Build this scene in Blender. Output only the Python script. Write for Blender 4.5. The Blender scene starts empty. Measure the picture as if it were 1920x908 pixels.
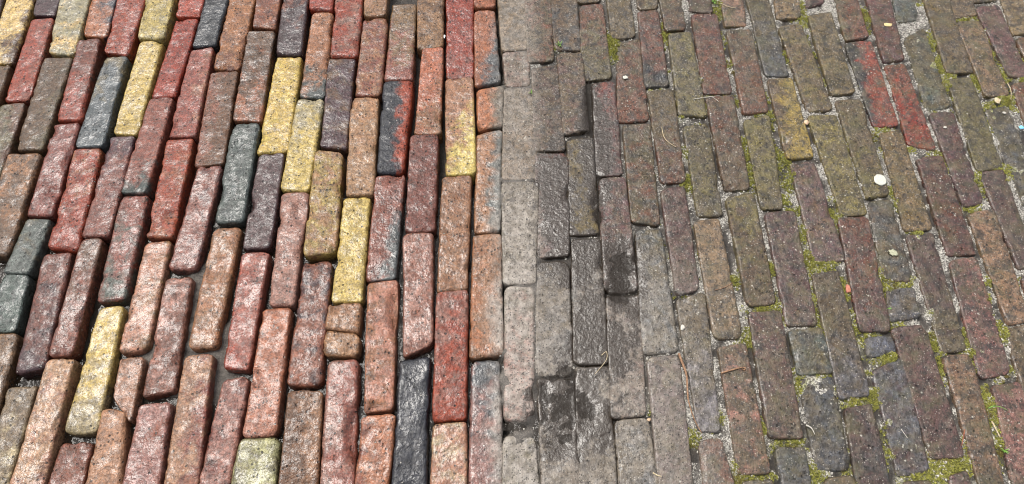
import bpy, math, random
import numpy as np
from mathutils import Vector

random.seed(7)
rng = np.random.default_rng(7)
scene = bpy.context.scene
col = scene.collection

# ------------------------------------------------------------------ camera
F_PX, CX, CY, Y_HORIZON = 1387.0, 960.0, 454.0, -2150.0
CAM_H = 1.17
PITCH = math.atan((CY - Y_HORIZON) / F_PX)          # below the horizontal
cam_data = bpy.data.cameras.new('camera')
cam_data.sensor_width = 36.0
cam_data.lens = 36.0 * F_PX / 1920.0
cam_data.clip_start, cam_data.clip_end = 0.05, 500.0
cam = bpy.data.objects.new('camera', cam_data)
cam.location = (0, 0, CAM_H)
cam.rotation_euler = (math.pi / 2 - PITCH, 0, 0)
col.objects.link(cam)
scene.camera = cam

# ------------------------------------------------------------------ sky, sun, exposure (overcast)
SUN_EL, SUN_AZ = math.radians(63), math.radians(-50)     # azimuth from +Y towards +X
world = bpy.data.worlds.new('World')
scene.world = world
world.use_nodes = True
wn = world.node_tree
wn.nodes.clear()
sky = wn.nodes.new('ShaderNodeTexSky')
sky.sky_type = 'NISHITA'
sky.sun_disc = False
sky.sun_elevation, sky.sun_rotation = SUN_EL, SUN_AZ
sky.air_density, sky.dust_density, sky.ozone_density = 1.0, 6.0, 1.0
hs = wn.nodes.new('ShaderNodeHueSaturation')              # cloud cover greys the whole sky
hs.inputs['Saturation'].default_value = 0.4
bg = wn.nodes.new('ShaderNodeBackground')
bg.inputs['Strength'].default_value = 0.15
wo = wn.nodes.new('ShaderNodeOutputWorld')
wn.links.new(sky.outputs[0], hs.inputs['Color'])
wn.links.new(hs.outputs[0], bg.inputs['Color'])
wn.links.new(bg.outputs[0], wo.inputs['Surface'])
sd = bpy.data.lights.new('sun', 'SUN')
sd.energy = 1.5
sd.angle = math.radians(24)
sd.color = (1.0, 0.96, 0.9)
sun = bpy.data.objects.new('sun', sd)
sdir = Vector((math.sin(SUN_AZ) * math.cos(SUN_EL), math.cos(SUN_AZ) * math.cos(SUN_EL), math.sin(SUN_EL)))
sun.rotation_euler = sdir.to_track_quat('Z', 'Y').to_euler()
sun.location = (0, 0, 5)
col.objects.link(sun)
scene.view_settings.view_transform = 'Standard'
scene.view_settings.look = 'None'
scene.view_settings.exposure = 0.62
scene.view_settings.gamma = 1.0
scene.view_settings.use_curve_mapping = False
scene.cycles.filter_width = 1.05
scene.cycles.use_denoising = True
scene.cycles.max_bounces, scene.cycles.diffuse_bounces, scene.cycles.glossy_bounces = 4, 2, 2

# ------------------------------------------------------------------ helpers
ST, CT = math.sin(PITCH), math.cos(PITCH)


def to_ground(x, y):
    """where a sight line meets the pavement plane (survey of the brick corners)"""
    u, v = (x - CX) / F_PX, (y - CY) / F_PX
    t = CAM_H / (ST + v * CT)
    return np.array([u * t, (CT - v * ST) * t])


def to_survey(X, Y):
    """inverse of to_ground, for arrays"""
    zc = Y * CT + CAM_H * ST
    yc = Y * ST - CAM_H * CT
    return CX + F_PX * X / zc, CY - F_PX * yc / zc


def sstep(a, b, x):
    t = np.clip((x - a) / (b - a), 0, 1)
    return t * t * (3 - 2 * t)


def hash3(i, j, k, seed):
    n = (i.astype(np.int64) * 73856093) ^ (j.astype(np.int64) * 19349663) ^ (k.astype(np.int64) * 83492791) ^ (seed * 2654435)
    n = (n ^ (n >> 13)) * 1274126177
    n = (n ^ (n >> 16)) & 0xFFFFFF
    return n / float(0xFFFFFF)


def vnoise(p, scale, seed=0):
    """value noise 0..1 on an (n,3) or (n,2) array"""
    q = np.asarray(p) * scale
    if q.shape[1] == 2:
        q = np.c_[q, np.zeros(len(q))]
    i = np.floor(q)
    f = q - i
    f = f * f * (3 - 2 * f)
    i = i.astype(np.int64)
    r = 0
    for dx in (0, 1):
        for dy in (0, 1):
            for dz in (0, 1):
                w = (f[:, 0] if dx else 1 - f[:, 0]) * (f[:, 1] if dy else 1 - f[:, 1]) * (f[:, 2] if dz else 1 - f[:, 2])
                r = r + w * hash3(i[:, 0] + dx, i[:, 1] + dy, i[:, 2] + dz, seed)
    return r


def fbm(p, scale, seed=0, octaves=3):
    r, a, s = 0, 0.5, 0
    for o in range(octaves):
        r = r + a * vnoise(p, scale * 2.03 ** o, seed + o * 17)
        s += a
        a *= 0.5
    return r / s


def lin(c):
    c = np.array(c, float) / 255.0
    return np.where(c <= 0.04045, c / 12.92, ((c + 0.055) / 1.055) ** 2.4)


def mesh_from(name, verts, faces, mat=None, smooth=True):
    me = bpy.data.meshes.new(name)
    me.from_pydata([tuple(v) for v in verts], [], faces)
    if smooth:
        me.polygons.foreach_set('use_smooth', [True] * len(me.polygons))
    if mat:
        me.materials.append(mat)
    me.validate()
    me.update()
    return me


def add(name, me, parent=None, loc=(0, 0, 0)):
    o = bpy.data.objects.new(name, me)
    o.location = loc
    col.objects.link(o)
    if parent:
        o.parent = parent
    return o


def tag(o, label=None, cat=None, group=None, kind=None):
    for k, v in (('label', label), ('category', cat), ('group', group), ('kind', kind)):
        if v:
            o[k] = v
    return o


class NT:
    """small node-tree writer"""
    def __init__(self, name):
        self.mat = bpy.data.materials.new(name)
        self.mat.use_nodes = True
        self.t = self.mat.node_tree
        self.bsdf = self.t.nodes['Principled BSDF']

    def n(self, typ, **kw):
        nd = self.t.nodes.new(typ)
        for k, v in kw.items():
            setattr(nd, k, v)
        return nd

    def put(self, sock, v):
        if isinstance(v, bpy.types.NodeSocket):
            self.t.links.new(v, sock)
        else:
            sock.default_value = v

    def math(self, op, a, b=0.0, c=0.0, clamp=False):
        nd = self.n('ShaderNodeMath', operation=op, use_clamp=clamp)
        for s, v in zip(nd.inputs, (a, b, c)):
            self.put(s, v)
        return nd.outputs[0]

    def vmath(self, op, a, b=(0, 0, 0), scale=None):
        nd = self.n('ShaderNodeVectorMath', operation=op)
        self.put(nd.inputs[0], a)
        self.put(nd.inputs[1], b)
        if scale is not None:
            self.put(nd.inputs['Scale'], scale)
        return nd.outputs[0]

    def rng(self, v, a, b, c=0.0, d=1.0, smooth=True):
        nd = self.n('ShaderNodeMapRange', interpolation_type='SMOOTHSTEP' if smooth else 'LINEAR')
        for s, x in zip(nd.inputs[:5], (v, a, b, c, d)):
            self.put(s, x)
        return nd.outputs[0]

    def noise(self, vec, scale, detail=3.0, rough=0.55, dist=0.0):
        nd = self.n('ShaderNodeTexNoise')
        self.put(nd.inputs['Vector'], vec)
        nd.inputs['Scale'].default_value = scale
        nd.inputs['Detail'].default_value = detail
        nd.inputs['Roughness'].default_value = rough
        nd.inputs['Distortion'].default_value = dist
        return nd.outputs['Fac']

    def voro(self, vec, scale):
        nd = self.n('ShaderNodeTexVoronoi')
        self.put(nd.inputs['Vector'], vec)
        nd.inputs['Scale'].default_value = scale
        return nd.outputs['Distance'], nd.outputs['Color']

    def mix(self, f, a, b, blend='MIX'):
        nd = self.n('ShaderNodeMix', data_type='RGBA', blend_type=blend)
        self.put(nd.inputs[0], f)
        for s, v in ((nd.inputs[6], a), (nd.inputs[7], b)):
            self.put(s, (*v, 1.0) if isinstance(v, (tuple, list, np.ndarray)) and len(v) == 3 else v)
        return nd.outputs[2]

    def scale_col(self, c, f):
        return self.vmath('SCALE', c, scale=f)

    def sep(self, v):
        nd = self.n('ShaderNodeSeparateXYZ')
        self.put(nd.inputs[0], v)
        return nd.outputs

    def bump(self, h, strength, dist, normal=None):
        nd = self.n('ShaderNodeBump')
        nd.inputs['Strength'].default_value = strength
        nd.inputs['Distance'].default_value = dist
        self.put(nd.inputs['Height'], h)
        if normal is not None:
            self.put(nd.inputs['Normal'], normal)
        return nd.outputs[0]

    def attr(self, name, typ='GEOMETRY'):
        nd = self.n('ShaderNodeAttribute', attribute_type=typ, attribute_name=name)
        return nd

    def out(self, **kw):
        for k, v in kw.items():
            self.put(self.bsdf.inputs[k.replace('_', ' ')], v)
        return self.mat


# ------------------------------------------------------------------ materials
SOAKED = [(1075, 770, 90, 110), (1165, 512, 55, 90), (1045, 380, 45, 130), (1115, 270, 35, 150), (1150, 640, 45, 70), (1080, 480, 70, 70), (1115, 640, 60, 110)]


def brick_material(typ):
    """wet fired clay; colours of each brick come from its own properties"""
    m = NT('wet_fired_clay_' + typ.lower())
    tc = m.n('ShaderNodeTexCoord').outputs['Object']
    geo = m.n('ShaderNodeNewGeometry').outputs['Position']
    ca = m.attr('col_a', typ).outputs['Color']
    cb = m.attr('col_b', typ).outputs['Color']
    gx, gy, gb = m.sep(m.attr('grad', typ).outputs['Vector'])
    seed = m.attr('seed', typ).outputs['Vector']
    film = m.attr('film', typ).outputs['Fac']              # old street grime on this brick
    V = m.vmath('ADD', tc, seed)
    lx, ly, lz = m.sep(tc)
    wx, wy, wz = m.sep(geo)
    n1 = m.noise(V, 38, 4, 0.6, 0.6)
    n2 = m.noise(V, 270, 3, 0.75)
    n3 = m.noise(V, 95, 4, 0.65)
    n4 = m.noise(m.vmath('ADD', V, (3.3, 1.7, 9.1)), 30, 6, 0.72, 0.4)
    nf = m.noise(V, 560, 2, 0.6)
    # two clay colours
    g = m.math('ADD', m.math('MULTIPLY', gx, m.math('DIVIDE', lx, 0.022)), m.math('MULTIPLY', gy, m.math('DIVIDE', ly, 0.09)))
    g = m.math('ADD', g, gb)
    g = m.math('ADD', g, m.math('MULTIPLY', m.math('SUBTRACT', n1, 0.5), 2.9))
    c = m.mix(m.rng(g, 0.05, 0.85), ca, cb)
    # grain: speckle, pits, pale grains
    c = m.scale_col(c, m.rng(n3, 0.3, 0.7, 0.6, 1.32))
    c = m.scale_col(c, m.rng(n2, 0.36, 0.64, 0.7, 1.28))
    vd, vc = m.voro(V, 170)
    vr = m.sep(vc)
    pit = m.math('MULTIPLY', m.rng(vd, 0.18, 0.4, 1, 0), m.rng(m.math('ADD', vr[0], m.math('MULTIPLY', n1, 0.5)), 1.08, 1.16))
    c = m.mix(m.math('MULTIPLY', pit, 0.85), c, (0.012, 0.01, 0.009))
    pale = m.math('MULTIPLY', m.rng(vd, 0.1, 0.3, 1, 0), m.math('GREATER_THAN', vr[1], 0.93))
    c = m.mix(m.math('MULTIPLY', pale, 0.55), c, (0.5, 0.46, 0.4))
    gd, gc = m.voro(V, 300)
    gk = m.math('MULTIPLY', m.rng(gd, 0.2, 0.5, 1, 0), m.math('LESS_THAN', m.sep(gc)[0], m.rng(n4, 0.35, 0.65, 0.12, 0.5)))
    c = m.mix(m.math('MULTIPLY', gk, 0.42), c, (0.018, 0.014, 0.012))
    # soot-dark blotches
    soot = m.rng(n4, 0.56, 0.72)
    c = m.mix(m.math('MULTIPLY', soot, 0.55), c, (0.03, 0.026, 0.023))
    # street grime on the uncleaned half: starts along a ragged line
    wob = m.noise(geo, 14, 4, 0.6)
    wob2 = m.noise(geo, 60, 4, 0.65)
    e = m.math('ADD', wx, m.math('MULTIPLY', m.math('SUBTRACT', wob, 0.5), 0.05))
    e = m.math('ADD', e, m.math('MULTIPLY', m.math('SUBTRACT', wob2, 0.5), 0.03))
    dirty = m.rng(e, -0.042, -0.004)
    gr = m.math('MULTIPLY', m.math('MULTIPLY', dirty, film), m.rng(m.noise(m.vmath('ADD', geo, (5, 5, 5)), 45, 6, 0.75), 0.40, 0.68, 0.0, 0.55))
    c = m.mix(gr, c, (0.135, 0.112, 0.082))
    sn = m.math('MULTIPLY', m.math('MULTIPLY', dirty, film), m.rng(m.noise(m.vmath('ADD', geo, (1, 9, 4)), 60, 6, 0.78), 0.47, 0.62))
    c = m.mix(m.math('MULTIPLY', sn, 0.85), c, (0.028, 0.025, 0.022))
    # dried silt left along the cleaning edge and smeared over the lower middle
    band = m.math('MULTIPLY', m.rng(e, -0.052, -0.014), m.rng(e, 0.028, 0.075, 1, 0))
    band = m.math('MULTIPLY', band, m.rng(wy, 0.62, 0.80, 0.95, 0.5))
    low = m.math('MULTIPLY', m.rng(wy, 0.66, 0.5), m.math('MULTIPLY', m.rng(e, -0.04, -0.01), m.rng(e, 0.16, 0.42, 1, 0)))
    silt = m.math('MAXIMUM', band, m.math('MULTIPLY', low, 0.6))
    silt = m.math('MULTIPLY', silt, m.rng(m.math('ADD', m.math('MULTIPLY', wob2, 0.6), m.math('MULTIPLY', wob, 0.4)), 0.36, 0.56, 0.32, 1.0))
    c = m.mix(m.math('MULTIPLY', silt, 0.82), c, m.mix(m.rng(n3, 0.35, 0.65), (0.20, 0.176, 0.150), (0.36, 0.325, 0.285)))
    # pale grit and fine dark grain of the unwashed faces
    fd, fcol = m.voro(geo, 330)
    fr = m.sep(fcol)
    fl = m.math('MULTIPLY', m.math('MULTIPLY', dirty, m.rng(fd, 0.15, 0.42, 1, 0)), m.math('GREATER_THAN', fr[0], 0.80))
    c = m.mix(m.math('MULTIPLY', fl, 0.58), c, (0.36, 0.33, 0.28))
    fk = m.math('MULTIPLY', m.math('MULTIPLY', dirty, m.rng(fd, 0.2, 0.5, 1, 0)), m.math('LESS_THAN', fr[0], 0.3))
    c = m.mix(m.math('MULTIPLY', fk, 0.8), c, (0.016, 0.014, 0.012))
    # algae and lichen specks on the old half
    alg = m.math('MULTIPLY', m.math('MULTIPLY', dirty, m.rng(wx, 0.1, 0.5)), m.rng(m.noise(geo, 22, 6, 0.72), 0.46, 0.68))
    c = m.mix(m.math('MULTIPLY', alg, 0.36), c, (0.105, 0.098, 0.042))
    lich = m.math('MULTIPLY', m.math('MULTIPLY', dirty, m.rng(m.voro(geo, 95)[0], 0.1, 0.2, 1, 0)), m.math('GREATER_THAN', m.noise(geo, 9, 2), 0.57))
    c = m.mix(m.math('MULTIPLY', lich, 0.6), c, (0.42, 0.40, 0.34))
    # rain-soaked ground round the standing water: darker and glossy
    soak = None
    wob3 = m.noise(m.vmath('ADD', geo, (4, 4, 4)), 30, 7, 0.72)
    for cx, cy, rx, ry in SOAKED:
        p0, p1, p2 = to_ground(cx, cy), to_ground(cx + rx, cy), to_ground(cx, cy + ry)
        ex = m.math('DIVIDE', m.math('SUBTRACT', wx, float(p0[0])), float(p1[0] - p0[0]))
        ey = m.math('DIVIDE', m.math('SUBTRACT', wy, float(p0[1])), float(abs(p2[1] - p0[1])))
        d = m.math('SQRT', m.math('ADD', m.math('MULTIPLY', ex, ex), m.math('MULTIPLY', ey, ey)))
        d = m.math('ADD', d, m.math('MULTIPLY', m.math('SUBTRACT', wob3, 0.5), 3.2))
        k = m.rng(d, 1.1, 0.75)
        soak = k if soak is None else m.math('MAXIMUM', soak, k)
    c = m.mix(m.math('MULTIPLY', soak, 0.92), c, (0.026, 0.018, 0.011))
    # water film
    own = m.math('FRACT', m.sep(seed)[0])                  # each brick is worn and soaked differently
    wet = m.rng(m.math('ADD', m.noise(m.vmath('ADD', V, (8, 2, 1)), 40, 5, 0.66), m.math('MULTIPLY', m.math('SUBTRACT', own, 0.5), 0.12)), 0.40, 0.66)
    rough = m.math('ADD', m.math('MULTIPLY', wet, -0.2), 0.42)
    rough = m.math('ADD', rough, m.math('MULTIPLY', dirty, 0.08))
    rough = m.math('ADD', rough, m.math('MULTIPLY', silt, 0.15))
    rough = m.math('SUBTRACT', rough, m.math('MULTIPLY', soak, 0.28))
    rough = m.math('MAXIMUM', rough, 0.1)
    lump = m.noise(m.vmath('ADD', V, (2, 2, 2)), 120, 3, 0.6)
    broad = m.noise(m.vmath('ADD', V, (6, 1, 3)), 48, 2, 0.5)
    h = m.math('ADD', m.math('MULTIPLY', n2, 0.4), m.math('MULTIPLY', lump, 0.8))
    h = m.math('SUBTRACT', h, m.math('MULTIPLY', pit, 0.5))
    nrm = m.bump(h, 1.0, 0.0040)
    # the water film lies smoother than the clay under it
    hw = m.math('ADD', m.math('MULTIPLY', lump, 0.6), m.math('MULTIPLY', broad, 0.9))
    hw = m.math('ADD', hw, m.math('MULTIPLY', n2, 0.09))
    hw = m.math('MULTIPLY', hw, m.rng(m.math('FRACT', m.sep(seed)[1]), 0, 1, 0.75, 1.2, False))
    hw = m.math('MULTIPLY', hw, m.rng(soak, 0, 1, 1.0, 0.9))
    nrw = m.bump(hw, 1.0, 0.0029)
    coat = m.math('MULTIPLY', m.rng(wet, 0.0, 1.0, 0.10, 0.66), m.rng(dirty, 0, 1, 1.0, 0.7))
    coat = m.math('MULTIPLY', coat, m.rng(silt, 0, 1, 1.0, 0.25))
    coat = m.math('MAXIMUM', coat, m.math('MULTIPLY', soak, 0.62))
    mat = m.out(Base_Color=c, Roughness=rough, Normal=nrm, Coat_Normal=nrw, Coat_Weight=coat)
    m.bsdf.inputs['Specular IOR Level'].default_value = 0.3
    m.bsdf.inputs['Coat Roughness'].default_value = 0.06
    return mat


def bed_material():
    m = NT('joint_soil_and_sand')
    geo = m.n('ShaderNodeNewGeometry').outputs['Position']
    s, w, g = m.sep(m.attr('fill').outputs['Vector'])       # silt, pale sand, moss
    n = m.noise(geo, 330, 4, 0.75)
    k = m.noise(geo, 60, 4, 0.6)
    c = m.mix(m.rng(k, 0.3, 0.7), (0.012, 0.010, 0.008), (0.038, 0.030, 0.022))
    c = m.mix(s, c, m.mix(m.rng(k, 0.3, 0.7), (0.05, 0.043, 0.036), (0.13, 0.115, 0.098)))
    c = m.mix(w, c, m.mix(m.rng(n, 0.42, 0.58), (0.06, 0.05, 0.04), (0.46, 0.44, 0.39)))
    c = m.mix(m.math('MULTIPLY', g, m.rng(m.noise(geo, 190, 3, 0.7), 0.36, 0.54)), c, m.mix(m.rng(n, 0.35, 0.65), (0.05, 0.048, 0.020), (0.26, 0.26, 0.08)))
    c = m.scale_col(c, m.rng(m.noise(geo, 700, 2), 0.3, 0.7, 0.65, 1.35))
    nrm = m.bump(m.math('ADD', n, m.math('MULTIPLY', k, 0.6)), 0.8, 0.003)
    return m.out(Base_Color=c, Roughness=m.rng(n, 0.3, 0.7, 0.4, 0.75), Normal=nrm)


def simple_mat(name, a, b, rough=0.6, scale=200, bump=0.4):
    m = NT(name)
    geo = m.n('ShaderNodeNewGeometry').outputs['Position']
    n = m.noise(geo, scale, 4, 0.65)
    return m.out(Base_Color=m.mix(m.rng(n, 0.32, 0.68), a, b), Roughness=rough, Normal=m.bump(n, bump, 0.002))


def water_material():
    """thin muddy rain water: dark, half clear, mirror smooth"""
    m = NT('muddy_rain_water')
    geo = m.n('ShaderNodeNewGeometry').outputs['Position']
    n = m.noise(geo, 55, 3, 0.5)
    m.bsdf.inputs['IOR'].default_value = 1.33
    return m.out(Base_Color=(0.014, 0.010, 0.006, 1), Roughness=0.03, Alpha=0.45, Normal=m.bump(n, 0.5, 0.006))


MAT_BRICK = brick_material('OBJECT')
MAT_BRICK_JOINED = brick_material('GEOMETRY')
MAT_BED = bed_material()
MAT_WATER = water_material()

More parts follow.
